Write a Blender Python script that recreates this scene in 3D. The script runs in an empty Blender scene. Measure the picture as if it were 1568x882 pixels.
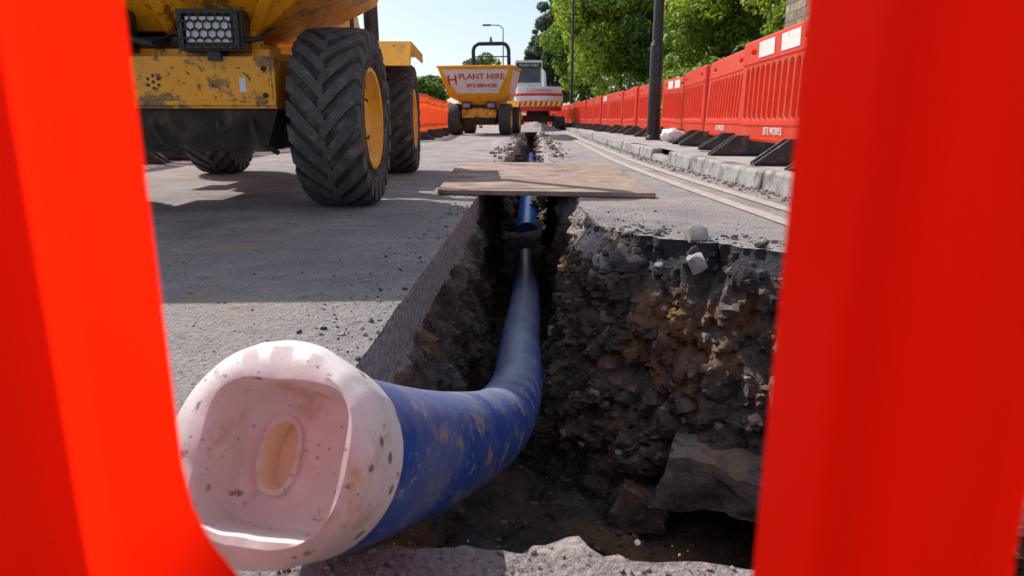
import bpy, math, random
from mathutils import Vector, Matrix, noise
from mathutils.geometry import tessellate_polygon
random.seed(7)
scene=bpy.context.scene
COL=scene.collection
rad=math.radians

# ------------------------------------------------------------ materials
def mat(name, cols, scale=5, rough=.8, bump=.3, bscale=60, bdist=.01, metal=0, detail=8,
        spots=None, transl=0, tcol=None, spec=.5, stretch=None, world=False, noisero=.6, vor=None, dusttop=None):
    m=bpy.data.materials.new(name); m.use_nodes=True
    nt=m.node_tree; N=nt.nodes; L=nt.links
    b=N['Principled BSDF']; out=N['Material Output']
    tc=N.new('ShaderNodeTexCoord')
    g=N.new('ShaderNodeNewGeometry')
    src=g.outputs['Position'] if world else tc.outputs['Object']
    src0=src
    if stretch:
        mp=N.new('ShaderNodeMapping'); mp.inputs['Scale'].default_value=stretch
        L.new(src,mp.inputs['Vector']); src=mp.outputs[0]
    n=N.new('ShaderNodeTexNoise'); n.inputs['Scale'].default_value=scale
    n.inputs['Detail'].default_value=detail; n.inputs['Roughness'].default_value=noisero
    L.new(src,n.inputs['Vector'])
    r=N.new('ShaderNodeValToRGB'); L.new(n.outputs['Fac'],r.inputs['Fac'])
    el=r.color_ramp.elements
    while len(el)<len(cols): el.new(.5)
    for e,(p,c) in zip(el,cols):
        e.position=p; e.color=(*c,1)
    last=r.outputs['Color']
    def mixin(last,fac,c):
        mx=N.new('ShaderNodeMix'); mx.data_type='RGBA'
        L.new(fac,mx.inputs[0]); L.new(last,mx.inputs[6]); mx.inputs[7].default_value=(*c,1)
        return mx.outputs[2]
    for sp in (spots or []):
        c,sc,lo,hi=sp[:4]
        n2=N.new('ShaderNodeTexNoise'); n2.inputs['Scale'].default_value=sc
        n2.inputs['Detail'].default_value=6; n2.inputs['Roughness'].default_value=.65
        L.new(src,n2.inputs['Vector'])
        mr=N.new('ShaderNodeMapRange'); mr.inputs[1].default_value=lo; mr.inputs[2].default_value=hi
        mr.inputs[4].default_value=sp[4] if len(sp)>4 else 1
        L.new(n2.outputs['Fac'],mr.inputs[0]); last=mixin(last,mr.outputs[0],c)
    for (c,sc,thr,amt) in (vor or []):
        v=N.new('ShaderNodeTexVoronoi'); v.inputs['Scale'].default_value=sc; L.new(src0,v.inputs['Vector'])
        s3=N.new('ShaderNodeSeparateXYZ'); L.new(v.outputs['Color'],s3.inputs[0])
        th=N.new('ShaderNodeMath'); th.operation='MULTIPLY'; L.new(s3.outputs[0],th.inputs[0]); th.inputs[1].default_value=thr
        sb_=N.new('ShaderNodeMath'); sb_.operation='SUBTRACT'; L.new(th.outputs[0],sb_.inputs[0]); L.new(v.outputs['Distance'],sb_.inputs[1])
        mr=N.new('ShaderNodeMapRange'); mr.inputs[1].default_value=0; mr.inputs[2].default_value=.05; mr.inputs[4].default_value=amt
        L.new(sb_.outputs[0],mr.inputs[0]); last=mixin(last,mr.outputs[0],c)
    if dusttop:
        c,lo,hi,amt=dusttop
        s3=N.new('ShaderNodeSeparateXYZ'); L.new(g.outputs['Normal'],s3.inputs[0])
        nz=N.new('ShaderNodeTexNoise'); nz.inputs['Scale'].default_value=9; nz.inputs['Detail'].default_value=7; L.new(src0,nz.inputs['Vector'])
        a=N.new('ShaderNodeMath'); a.operation='MULTIPLY_ADD'; L.new(nz.outputs['Fac'],a.inputs[0]); a.inputs[1].default_value=1.2; L.new(s3.outputs['Z'],a.inputs[2])
        mr=N.new('ShaderNodeMapRange'); mr.inputs[1].default_value=lo; mr.inputs[2].default_value=hi; mr.inputs[4].default_value=amt
        L.new(a.outputs[0],mr.inputs[0]); last=mixin(last,mr.outputs[0],c)
    L.new(last,b.inputs['Base Color'])
    b.inputs['Roughness'].default_value=rough; b.inputs['Metallic'].default_value=metal
    b.inputs['Specular IOR Level'].default_value=spec
    if bump>0:
        nb=N.new('ShaderNodeTexNoise'); nb.inputs['Scale'].default_value=bscale
        nb.inputs['Detail'].default_value=6; nb.inputs['Roughness'].default_value=.65
        L.new(src,nb.inputs['Vector'])
        bp=N.new('ShaderNodeBump'); bp.inputs['Strength'].default_value=bump
        bp.inputs['Distance'].default_value=bdist
        L.new(nb.outputs['Fac'],bp.inputs['Height']); L.new(bp.outputs[0],b.inputs['Normal'])
    if transl>0:
        t=N.new('ShaderNodeBsdfTranslucent'); ms=N.new('ShaderNodeMixShader')
        ms.inputs[0].default_value=transl
        if tcol: t.inputs['Color'].default_value=(*tcol,1)
        else: L.new(last,t.inputs['Color'])
        L.new(b.outputs[0],ms.inputs[1]); L.new(t.outputs[0],ms.inputs[2]); L.new(ms.outputs[0],out.inputs['Surface'])
    m['last']=last.node.name
    return m

ROAD=mat('road_dusty_asphalt',[(.3,(.21,.19,.205)),(.5,(.37,.33,.325)),(.7,(.54,.485,.45))],scale=2.2,detail=15,noisero=.78,
  rough=.9,bump=1,bscale=60,bdist=.03,world=True,
  spots=[((.64,.58,.53),140,.54,.64,.8),((.06,.055,.06),100,.55,.64,.8),((.50,.34,.20),1.5,.57,.68,.8),((.12,.11,.125),.9,.55,.66,.6),((.14,.125,.13),9,.58,.68,.55)])
GROUND=mat('ground_earth',[(.3,(.10,.09,.06)),(.7,(.16,.18,.08))],scale=.6,world=True)
PAVE=mat('pavement_tarmac',[(.3,(.28,.25,.245)),(.7,(.45,.41,.38))],scale=3,rough=.9,bump=.7,bscale=120,world=True,
  spots=[((.12,.11,.11),1.3,.55,.7,.6),((.14,.13,.13),90,.58,.68,.6)])
KERB=mat('kerb_granite',[(.3,(.22,.21,.215)),(.7,(.45,.42,.40))],scale=9,bump=.7,bscale=60,world=True,spots=[((.09,.08,.07),4,.50,.62,.85),((.12,.11,.11),80,.58,.68,.6)])
YEL=mat('worn_yellow_line',[(.44,(.44,.39,.33)),(.64,(.58,.47,.29))],scale=7,bump=.6,bscale=90,world=True,detail=12,spots=[((.37,.33,.31),16,.40,.54,.9)])
REDP=mat('red_barrier_plastic',[(.3,(.97,.012,.002)),(.7,(1,.016,.003))],scale=3,rough=.4,bump=.10,bscale=20,bdist=.002,
  transl=.85,tcol=(1,.022,.002),spec=.25,spots=[((.80,.02,.008),30,.5,.75,.4)])
REDR=mat('barrier_plastic_weathered',[(.3,(.80,.045,.022)),(.7,(.92,.085,.045))],scale=3,rough=.45,bump=.1,bscale=30,bdist=.002,
  transl=.4,tcol=(1,.16,.03),spots=[((.62,.27,.20),7,.50,.75,.5),((.35,.13,.09),2.3,.58,.7,.5)])
WHITE=mat('white_plastic',[(.3,(.68,.66,.64)),(.7,(.8,.78,.76))],scale=6,rough=.4,bump=.05,spots=[((.42,.34,.27),9,.56,.72,.6)])
BLACKR=mat('black_rubber_foot',[(.3,(.025,.025,.025)),(.7,(.07,.066,.062))],scale=8,rough=.8,spots=[((.2,.18,.16),9,.52,.7,.6)])
BLACKP=mat('black_paint',[(.3,(.012,.012,.014)),(.7,(.025,.025,.03))],scale=8,rough=.35,bump=.05)
TYRE=mat('tyre_rubber',[(.3,(.034,.031,.031)),(.7,(.10,.09,.082))],scale=14,rough=.85,bump=.4,bscale=80,bdist=.004,
  spots=[((.30,.25,.205),10,.50,.66,.65)])
LUG=mat('tyre_lug',[(.3,(.042,.040,.041)),(.7,(.105,.096,.092))],scale=22,rough=.8,bump=.5,bscale=90,bdist=.004,
  spots=[((.28,.24,.20),16,.55,.70,.5)])
ORANGE=mat('orange_paint',[(.3,(.85,.33,.010)),(.7,(.93,.42,.014))],scale=4,rough=.38,bump=.2,bscale=40,bdist=.004,
  spots=[((.16,.085,.035),4,.54,.58,.85),((.05,.032,.02),24,.58,.64,.85),((.45,.27,.12),3,.5,.72,.45)])
ORANGEC=mat('orange_paint_clean',[(.3,(.86,.35,.010)),(.7,(.94,.43,.014))],scale=4,rough=.35,bump=.05,
  spots=[((.30,.18,.08),7,.55,.68,.65),((.06,.04,.03),22,.62,.68,.8)])
GRIME=mat('oily_grime',[(.3,(.018,.015,.013)),(.55,(.05,.036,.026)),(.75,(.17,.115,.075))],scale=9,rough=.85,bump=.8,bscale=35,bdist=.015)
GLASS=mat('dark_glass',[(.3,(.02,.03,.035)),(.7,(.06,.08,.09))],scale=2,rough=.08,bump=0)
LENS=mat('lamp_lens',[(.3,(.55,.58,.6)),(.7,(.8,.82,.85))],scale=30,rough=.15,bump=.4,bscale=40)
REDC=mat('red_paint',[(.3,(.5,.02,.02)),(.7,(.62,.03,.03))],scale=4,rough=.4,bump=0)
YELC=mat('yellow_reflective',[(.3,(.85,.6,.02)),(.7,(.9,.7,.05))],scale=4,rough=.4,bump=0)
GREENC=mat('green_beacon',[(.3,(.01,.3,.12)),(.7,(.02,.4,.16))],scale=4,rough=.3,bump=0)
PLATE=mat('dusty_steel_plate',[(.3,(.17,.11,.088)),(.5,(.31,.215,.17)),(.7,(.47,.35,.28))],scale=4,rough=.85,bump=.8,bscale=50,bdist=.008,world=True,noisero=.75,detail=14,
  spots=[((.09,.06,.05),2.4,.52,.64,.75),((.5,.41,.33),40,.56,.66,.5),((.05,.04,.035),60,.58,.66,.6)])
ROCK=mat('rubble_stone',[(.3,(.085,.064,.060)),(.5,(.19,.142,.125)),(.7,(.33,.26,.215))],scale=7,rough=.9,bump=.9,bscale=40,bdist=.012,world=True,
  spots=[((.32,.155,.055),3.5,.50,.64,.75),((.04,.03,.028),12,.55,.65,.75)])
PEB=mat('pale_gravel',[(.3,(.17,.145,.135)),(.7,(.42,.37,.34))],scale=17,rough=.9,bump=.4,world=True)
BLACKT=mat('tarmac_crumb',[(.3,(.020,.018,.022)),(.7,(.085,.074,.08))],scale=14,rough=.85,bump=.6,world=True)
BLUE=mat('blue_water_pipe',[(.3,(.008,.055,.27)),(.7,(.014,.095,.40))],scale=4,rough=.36,bump=.25,bscale=60,bdist=.002,world=True,
  stretch=(1.6,.8,1.6),spots=[((.25,.27,.34),5,.50,.70,.5),((.42,.30,.19),13,.56,.63,.75),((.46,.43,.42),50,.58,.66,.6)],
  dusttop=((.33,.33,.37),1.0,1.65,.7))
BLUEF=mat('blue_pipe_clean',[(.3,(.008,.10,.45)),(.7,(.02,.17,.62))],scale=4,rough=.3,bump=.2,world=True,spots=[((.4,.4,.42),14,.58,.68,.6)])
CAPW=mat('pipe_cap_white',[(.3,(.80,.765,.72)),(.7,(.87,.855,.83))],scale=7,rough=.42,bump=.25,bscale=40,bdist=.003,world=True,
  spots=[((.62,.45,.22),15,.54,.65,.8),((.10,.08,.07),38,.63,.67,.85),((.52,.45,.39),5,.5,.68,.55)],vor=[((.09,.075,.07),34,.24,.8),((.15,.12,.11),95,.20,.55)])
CAPI=mat('pipe_cap_inner',[(.3,(.92,.78,.52)),(.7,(.95,.86,.64))],scale=7,rough=.5,bump=.1,world=True)
BARK=mat('bark',[(.3,(.05,.04,.03)),(.7,(.13,.10,.08))],scale=8,rough=.9,bump=.8)
def leaf(n,a,b):
    return mat(n,[(.3,a),(.7,b)],scale=1.3,rough=.5,bump=0,transl=.55,world=True,detail=3)
LF1=leaf('leaf_bright',(.24,.34,.028),(.40,.50,.05)); LF2=leaf('leaf_mid',(.12,.215,.024),(.23,.34,.04))
LF3=leaf('leaf_dark',(.045,.095,.022),(.09,.155,.035)); LFG=leaf('leaf_greygreen',(.12,.17,.12),(.20,.26,.18))

def earthmat():
    m=mat('trench_earth',[(.30,(.030,.020,.017)),(.44,(.105,.072,.060)),(.57,(.21,.150,.128)),(.72,(.37,.28,.225))],scale=7,detail=14,noisero=.75,rough=.92,
      bump=1,bscale=38,bdist=.04,world=True,spots=[((.38,.175,.05),2.6,.50,.62,.8),((.135,.098,.13),1.7,.48,.66,.55),((.42,.31,.20),30,.60,.68,.5),((.018,.013,.013),6,.56,.64,.65)])
    nt=m.node_tree;N=nt.nodes;L=nt.links
    b=N['Principled BSDF']; last=N[m['last']].outputs[2]
    g=N.new('ShaderNodeNewGeometry'); s=N.new('ShaderNodeSeparateXYZ'); L.new(g.outputs['Position'],s.inputs[0])
    n=N.new('ShaderNodeTexNoise'); n.inputs['Scale'].default_value=9; n.inputs['Detail'].default_value=6; L.new(g.outputs['Position'],n.inputs['Vector'])
    ad=N.new('ShaderNodeMath'); ad.operation='MULTIPLY_ADD'; L.new(n.outputs['Fac'],ad.inputs[0]); ad.inputs[1].default_value=.08; L.new(s.outputs['Z'],ad.inputs[2])
    r1=N.new('ShaderNodeMapRange'); r1.inputs[1].default_value=-.125; r1.inputs[2].default_value=-.105; L.new(ad.outputs[0],r1.inputs[0])
    cn=N.new('ShaderNodeTexNoise'); cn.inputs['Scale'].default_value=60; cn.inputs['Detail'].default_value=8; L.new(g.outputs['Position'],cn.inputs['Vector'])
    cr=N.new('ShaderNodeValToRGB'); L.new(cn.outputs['Fac'],cr.inputs[0])
    cr.color_ramp.elements[0].position=.35; cr.color_ramp.elements[0].color=(.27,.22,.225,1)
    cr.color_ramp.elements[1].position=.65; cr.color_ramp.elements[1].color=(.57,.475,.45,1)
    lx=N.new('ShaderNodeMapRange'); lx.inputs[1].default_value=.33; lx.inputs[2].default_value=.28; L.new(s.outputs['X'],lx.inputs[0])
    mu=N.new('ShaderNodeMath'); mu.operation='MULTIPLY'; L.new(r1.outputs[0],mu.inputs[0]); L.new(lx.outputs[0],mu.inputs[1])
    mx=N.new('ShaderNodeMix'); mx.data_type='RGBA'; L.new(mu.outputs[0],mx.inputs[0]); L.new(last,mx.inputs[6]); L.new(cr.outputs[0],mx.inputs[7])
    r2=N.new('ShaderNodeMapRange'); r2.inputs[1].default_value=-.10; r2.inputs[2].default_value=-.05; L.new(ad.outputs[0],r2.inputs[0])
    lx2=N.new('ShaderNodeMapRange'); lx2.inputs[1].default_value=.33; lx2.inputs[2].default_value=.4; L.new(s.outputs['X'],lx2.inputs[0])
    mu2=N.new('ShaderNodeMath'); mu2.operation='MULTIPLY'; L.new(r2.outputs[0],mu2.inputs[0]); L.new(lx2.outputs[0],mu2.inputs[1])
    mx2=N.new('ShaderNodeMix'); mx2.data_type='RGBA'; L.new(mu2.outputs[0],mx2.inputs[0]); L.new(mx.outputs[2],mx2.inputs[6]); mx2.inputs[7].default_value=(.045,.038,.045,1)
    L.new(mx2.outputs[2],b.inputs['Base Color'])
    return m
EARTH=earthmat()
def stonemat():
    m=mat('coursed_stone',[(.3,(.2,.15,.1)),(.7,(.36,.29,.2))],scale=3,bump=0,world=True)
    nt=m.node_tree;N=nt.nodes;L=nt.links;b=N['Principled BSDF']
    g=N.new('ShaderNodeNewGeometry');s=N.new('ShaderNodeSeparateXYZ');L.new(g.outputs['Position'],s.inputs[0])
    ad=N.new('ShaderNodeMath');L.new(s.outputs['X'],ad.inputs[0]);L.new(s.outputs['Y'],ad.inputs[1])
    c=N.new('ShaderNodeCombineXYZ');L.new(ad.outputs[0],c.inputs[0]);L.new(s.outputs['Z'],c.inputs[1])
    br=N.new('ShaderNodeTexBrick');L.new(c.outputs[0],br.inputs['Vector'])
    br.inputs['Scale'].default_value=1;br.inputs['Brick Width'].default_value=.42;br.inputs['Row Height'].default_value=.17
    br.inputs['Mortar Size'].default_value=.012;br.inputs['Color1'].default_value=(.33,.26,.18,1);br.inputs['Color2'].default_value=(.17,.13,.10,1);br.inputs['Mortar'].default_value=(.10,.085,.07,1)
    mx=N.new('ShaderNodeMix');mx.data_type='RGBA';mx.blend_type='MULTIPLY';mx.inputs[0].default_value=.6
    n=N.new('ShaderNodeTexNoise');n.inputs['Scale'].default_value=7;n.inputs['Detail'].default_value=8;L.new(g.outputs['Position'],n.inputs['Vector'])
    mr=N.new('ShaderNodeMapRange');mr.inputs[1].default_value=.3;mr.inputs[2].default_value=.65;mr.inputs[3].default_value=.4;mr.inputs[4].default_value=1.4;L.new(n.outputs['Fac'],mr.inputs[0])
    L.new(br.outputs['Color'],mx.inputs[6]);L.new(mr.outputs[0],mx.inputs[7]);L.new(mx.outputs[2],b.inputs['Base Color'])
    bp=N.new('ShaderNodeBump');bp.inputs['Distance'].default_value=.02;bp.inputs['Strength'].default_value=.8;L.new(br.outputs['Fac'],bp.inputs['Height']);bp.invert=True;L.new(bp.outputs[0],b.inputs['Normal'])
    return m
STONE=stonemat()
SLATE=mat('roof_slate',[(.3,(.05,.05,.055)),(.7,(.10,.10,.11))],scale=6)
LINTEL=mat('stone_dressing',[(.3,(.3,.24,.17)),(.7,(.42,.35,.26))],scale=6,world=True)

# ------------------------------------------------------------ mesh builder
class MB:
    def __init__(s): s.v=[];s.f=[];s.m=[]
    def add(s,vs,fs,m=0,M=None):
        o=len(s.v)
        if M is not None: vs=[M@Vector(p) for p in vs]
        s.v+=[tuple(p) for p in vs]; s.f+=[tuple(i+o for i in f) for f in fs]; s.m+=[m]*len(fs)
    def hexa(s,b,t,m=0,M=None):
        s.add(list(b)+list(t),[(3,2,1,0),(4,5,6,7),(0,1,5,4),(1,2,6,5),(2,3,7,6),(3,0,4,7)],m,M)
    def box(s,x0,x1,y0,y1,z0,z1,m=0,M=None):
        s.hexa([(x0,y0,z0),(x1,y0,z0),(x1,y1,z0),(x0,y1,z0)],[(x0,y0,z1),(x1,y0,z1),(x1,y1,z1),(x0,y1,z1)],m,M)
    def cyl(s,p0,p1,r0,r1=None,n=16,m=0,M=None):
        r1=r0 if r1 is None else r1
        p0=Vector(p0);p1=Vector(p1);d=(p1-p0).normalized()
        a=d.orthogonal().normalized();b=d.cross(a)
        vs=[];
        for p,r in((p0,r0),(p1,r1)):
            for i in range(n):
                t=2*math.pi*i/n; vs.append(p+(a*math.cos(t)+b*math.sin(t))*r)
        fs=[(i,(i+1)%n,n+(i+1)%n,n+i) for i in range(n)]+[tuple(range(n-1,-1,-1)),tuple(range(n,2*n))]
        s.add(vs,fs,m,M)
    def lathe(s,prof,n=32,m=0,M=None):
        vs=[];fs=[]
        for x,r in prof:
            for i in range(n):
                t=2*math.pi*i/n; vs.append((x,r*math.cos(t),r*math.sin(t)))
        for j in range(len(prof)-1):
            for i in range(n):
                k=(i+1)%n; fs.append((j*n+i,j*n+k,(j+1)*n+k,(j+1)*n+i))
        s.add(vs,fs,m,M)
    def tube(s,path,r,n=10,m=0,M=None,caps=True):
        P=[Vector(p) for p in path]; R=r if isinstance(r,(list,tuple)) else [r]*len(P)
        d0=(P[1]-P[0]).normalized(); a=d0.orthogonal().normalized(); vs=[];fs=[]
        for j,p in enumerate(P):
            d=(P[min(j+1,len(P)-1)]-P[max(j-1,0)]).normalized()
            a=(a-d*a.dot(d)).normalized(); b=d.cross(a)
            for i in range(n):
                t=2*math.pi*i/n; vs.append(p+(a*math.cos(t)+b*math.sin(t))*R[j])
        for j in range(len(P)-1):
            for i in range(n):
                k=(i+1)%n; fs.append((j*n+i,j*n+k,(j+1)*n+k,(j+1)*n+i))
        if caps: fs+=[tuple(range(n-1,-1,-1)),tuple(range((len(P)-1)*n,len(P)*n))]
        s.add(vs,fs,m,M)
    def obj(s,name,mats,parent=None,loc=(0,0,0),rot=(0,0,0),bevel=0,seg=2,smooth=35):
        me=bpy.data.meshes.new(name+'_mesh'); me.from_pydata(s.v,[],s.f)
        for m in mats: me.materials.append(m)
        me.polygons.foreach_set('material_index',s.m)
        if smooth is not None:
            me.polygons.foreach_set('use_smooth',[True]*len(s.f)); me.set_sharp_from_angle(angle=rad(smooth))
        me.update()
        o=bpy.data.objects.new(name,me); COL.objects.link(o); o.location=loc; o.rotation_euler=rot
        if parent: o.parent=parent
        if bevel:
            b=o.modifiers.new('bevel','BEVEL'); b.width=bevel; b.segments=seg; b.limit_method='ANGLE'; b.angle_limit=rad(40)
        return o
def empty(name,loc,rz=0):
    e=bpy.data.objects.new(name,None); COL.objects.link(e); e.location=loc; e.rotation_euler=(0,0,rz); e.empty_display_size=.3; return e
def text(s,name,size,m,parent,loc,rot,ext=.002):
    c=bpy.data.curves.new(name,'FONT'); c.body=s; c.size=size; c.extrude=ext; c.align_x='CENTER'; c.align_y='CENTER'
    c.materials.append(m); o=bpy.data.objects.new(name,c); COL.objects.link(o); o.parent=parent; o.location=loc; o.rotation_euler=rot; return o

# ------------------------------------------------------------ trench contour
anch=[(-.33,.66),(-.33,27),(.25,27),(.25,8),(.27,4.3),(.265,2.93),(.42,2.74),(.62,2.56),(.9,2.38),(1.4,2.25),(1.4,.63),(.6,.61),(-.33,.66)]
raw=[]
for a,b in zip(anch[:-1],anch[1:]):
    a=Vector(a);b=Vector(b);L=(b-a).length;d=0
    while d<L-1e-6:
        p=a.lerp(b,d/L); raw.append(p)
        d+= .014 if p.y<3.6 else (.035 if p.y<8 else .12)
n=len(raw)
nor=[]
for i in range(n):
    t=raw[(i+3)%n]-raw[(i-3)%n]; t.normalize(); nor.append(Vector((t.y,-t.x)))
nsm=[]
for i in range(n):
    v=Vector((0,0))
    for k in range(-5,6): v+=nor[(i+k)%n]
    nsm.append(v.normalized())
cont=[]
for i,p in enumerate(raw):
    if p.x<-.3 and p.y<7.3: amp=.008
    elif p.x>.3 or p.y<1: amp=.06
    elif p.y>7: amp=.10
    else: amp=.035
    if p.y<.75 and p.x<.6: amp=.02
    q=Vector((p.x,p.y,0))
    o=amp*(noise.noise(q*3.1)+.6*noise.noise(q*11)+.45*noise.noise(q*37))
    cont.append(p+nsm[i]*o)
def kx(y): return 1.38+.45*max(0,(8-y)/8)**1.5
def sheet(name,outer,m,z):
    hole=[Vector((p.x,p.y,0)) for p in cont]
    out=[Vector((x,y,0)) for x,y in outer]
    tr=tessellate_polygon([out,hole])
    vs=[(v.x,v.y,z) for v in out+hole]
    b=MB()
    fs=[]
    for t in tr:
        a,c,d=[Vector(vs[k]) for k in t]
        if (c-a).cross(d-a).z<0: t=t[::-1]
        fs.append(tuple(t))
    b.add(vs,fs); return b.obj(name,[m],smooth=None)
sheet('ground',[(-400,-60),(400,-60),(400,600),(-400,600)],GROUND,-.008)
ys=[-12+i*1.0 for i in range(24)]+[12+i*8 for i in range(20)]
sheet('road',[(-4.6,-12),]+[(kx(y)+.02,y) for y in ys]+[(-4.6,ys[-1])],ROAD,0)

def floor_z(x,y):
    if y<3: z=-1.05
    elif y<5: z=-1.05+.17*(y-3)/2
    else: z=-.88
    z+= .24*math.exp(-((y-6.8)/.55)**2)
    if y>8: z=-.75
    return z+.07*noise.noise(Vector((x*3,y*3,1)))+.03*noise.noise(Vector((x*13,y*13,2)))
wall=MB(); rows=[0,.012,.03,.05,.07,.10,.13,.145,.16]+[.16+.0155*k for k in range(1,70)]
pts3=[]
for i,p in enumerate(cont):
    nn=nsm[i]; y=p.y; pit=(p.x>.24 and p.y<3.2 and p.y>1); left=p.x<-.28
    for d in rows:
        q=Vector((p.x,p.y,-d))
        crisp=.145 if left else .012
        if d<=crisp: o=0 if d==0 else .006*noise.noise(q*40)
        else:
            f=min(1,(d-crisp)/.06)
            qw=q+Vector((noise.noise(q*5),noise.noise(q*5+Vector((9,0,0))),noise.noise(q*5+Vector((0,9,0)))))*.11
            V=noise.voronoi(qw*6.5); vd=V[0]; vd2=noise.voronoi(qw*15)[0]; vd3=noise.voronoi(qw*38)[0]
            cell=noise.noise(V[1][0]*3.7)
            crack=min(1,(vd[1]-vd[0])*4)
            crack2=min(1,(vd2[1]-vd2[0])*3)
            o=f*(.09*noise.noise(q*2.6)+.05*noise.noise(q*8)+(.040*cell+.028*crack-.01)*(.6 if left else 1)+.06*(.45-vd[0])+.022*crack2+.03*(.45-vd3[0])+.014*noise.noise(q*60))
            k=.32 if pit else (.12 if not left else .07)
            if y<1: k=0
            o+=k*(d-crisp)
            if left: o-=.02*f
            if pit and p.x>.6 and d>.86: o-=.25*min(1,(d-.86)/.05)
        if y>7: o*=1.5
        pts3.append((p.x+nn.x*o,p.y+nn.y*o,-d+(0 if d<=crisp else .03*noise.noise(q*9+Vector((5,5,5))))))
nr=len(rows); fs=[]
for i in range(n):
    k=(i+1)%n
    for j in range(nr-1):
        fs.append((i*nr+j,i*nr+j+1,k*nr+j+1,k*nr+j))
wall.add(pts3,fs)
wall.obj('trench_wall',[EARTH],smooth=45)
fl=MB(); yv=[.45+.03*i for i in range(100)]
while yv[-1]<27.2: yv.append(yv[-1]+(.06 if yv[-1]<9 else .3))
xv=[-.7+.04*i for i in range(58)]
vs=[(x,y,floor_z(x,y)) for y in yv for x in xv]; nx=len(xv)
fl.add(vs,[(j*nx+i,j*nx+i+1,(j+1)*nx+i+1,(j+1)*nx+i) for j in range(len(yv)-1) for i in range(nx-1)])
fl.obj('trench_floor',[EARTH],smooth=60)

# ------------------------------------------------------------ rocks
import bmesh
bm=bmesh.new(); bmesh.ops.create_icosphere(bm,subdivisions=2,radius=1)
ICO=([v.co.copy() for v in bm.verts],[tuple(v.index for v in f.verts) for f in bm.faces]); bm.free()
bm=bmesh.new(); bmesh.ops.create_icosphere(bm,subdivisions=1,radius=1)
ICO1=([v.co.copy() for v in bm.verts],[tuple(v.index for v in f.verts) for f in bm.faces]); bm.free()
def rock(b,p,s,m=0,flat=.7,ang=.45):
    src=ICO if s>.013 else ICO1
    sd=Vector((random.random()*50,random.random()*50,random.random()*50))
    R=Matrix.Rotation(random.random()*6.3,3,'Z')@Matrix.Rotation(random.random()*.9,3,'X')
    sc=Vector((1,random.uniform(.6,1),random.uniform(.45,.9)*flat/.7))
    vs=[]
    for v in src[0]:
        k=1+ang*noise.noise(v*1.3+sd)+.22*noise.noise(v*3.5+sd)
        w=Vector((max(-.66,min(.7,v.x*k)),max(-.62,min(.7,v.y*k)),max(-.6,min(.62,v.z*k))))
        w=Vector((w.x*sc.x,w.y*sc.y,w.z*sc.z))*s; vs.append(R@w+Vector(p))
    b.add(vs,src[1],m)
rb=MB()
idx=[i for i in range(n) if cont[i].y<5 and (cont[i].y>1.2)]
idr=[i for i in idx if cont[i].x>.2 and cont[i].y<3.3]
for q in range(4600):
    i=random.choice(idr) if q%4 else random.choice(idx); left=cont[i].x<-.28
    j=random.randint(9 if left else 2,nr-2)
    s=.004+.024*random.random()**3+(0 if left else .04*random.random()**9)
    rr_=random.random()
    P0=pts3[i*nr+j]
    pp0=(P0[0]-nsm[i].x*s*.3,P0[1]-nsm[i].y*s*.3,P0[2])
    rock(rb,pp0,s,1 if (not left and j<9 and rr_<.75) else (3 if rr_<.66 else (2 if rr_>.96 else 0)))
for _ in range(2400):
    y=random.uniform(1.2,4.5) if random.random()<.7 else random.uniform(4.5,8.5); x=random.uniform(-.35,.6 if y<3 else .3)
    rock(rb,(x,y,floor_z(x,y)+.003),.005+.018*random.random()**3,2 if random.random()<(.15 if y<6 else .5) else random.choice([0,3,3]))
rb.obj('trench_rubble',[ROCK,BLACKT,PEB,EARTH],smooth=25)
bl=MB()
def block(c,sx,sy,sz,rz,rx=0,am=.03):
    M=Matrix.Translation(c)@Matrix.Rotation(rz,4,'Z')@Matrix.Rotation(rx,4,'Y')
    bm=bmesh.new(); bmesh.ops.create_cube(bm,size=1); bmesh.ops.subdivide_edges(bm,edges=bm.edges[:],cuts=13,use_grid_fill=True)
    vs=[]; cc=Vector(c)
    for v in bm.verts:
        w=v.co.copy(); L=w.length
        w=w*(1-.20*max(0,L-.60)); w=Vector((w.x*sx,w.y*sy,w.z*sz))
        w+=Vector((noise.noise(w*6+cc),noise.noise(w*6+cc*2),noise.noise(w*7+cc)))*am+Vector((noise.noise(w*22+cc),noise.noise(w*22+cc*2),noise.noise(w*25+cc)))*am*.45+Vector((noise.noise(w*60+cc),noise.noise(w*60+cc*2),noise.noise(w*60)))*am*.15
        vs.append(w)
    fs=[tuple(v.index for v in f.verts) for f in bm.faces]; bm.free()
    bl.add(vs,fs,0,M)
block((.66,2.15,-.74),.38,.26,.16,-.32,.04,.035)
block((.84,1.99,-.47),.16,.16,.28,-.4,-.10,.04)
block((.95,1.96,-.78),.2,.2,.13,-.4,.1,.04)
block((.42,2.34,-.98),.2,.16,.12,-.3,.2,.04)
block((.88,2.10,-.25),.18,.12,.1,-.5,.3,.04)
bl.obj('buried_masonry',[ROCK],smooth=40)
lp=MB()
cand=[k for k in range(n) if 1.<cont[k].y<9]
for _ in range(900):
    i=random.choice(cand)
    p=cont[i]-nsm[i]*abs(random.gauss(0,.10 if cont[i].x<0 else .2))
    if p.y<.7: continue
    rock(lp,(p.x,p.y,.002),.003+.009*random.random()**4,random.choice([0,0,1]))
for _ in range(3000):
    x=random.uniform(-1.4,1.5);y=random.uniform(.75,9) if random.random()<.5 else random.uniform(.75,2.2)
    if -.34<x<.3 or (x>.2 and y<2.9): continue
    rock(lp,(x,y,.001),.0012+.0048*random.random()**3,random.choice([0,0,1]))
for _ in range(420):
    x=random.uniform(.28,1.25); y=2.93-.55*(x-.3)/.8+random.uniform(-.10,.14)
    rock(lp,(x,y,-.005),.005+.02*random.random()**3,random.choice([0,1,1]))
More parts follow.
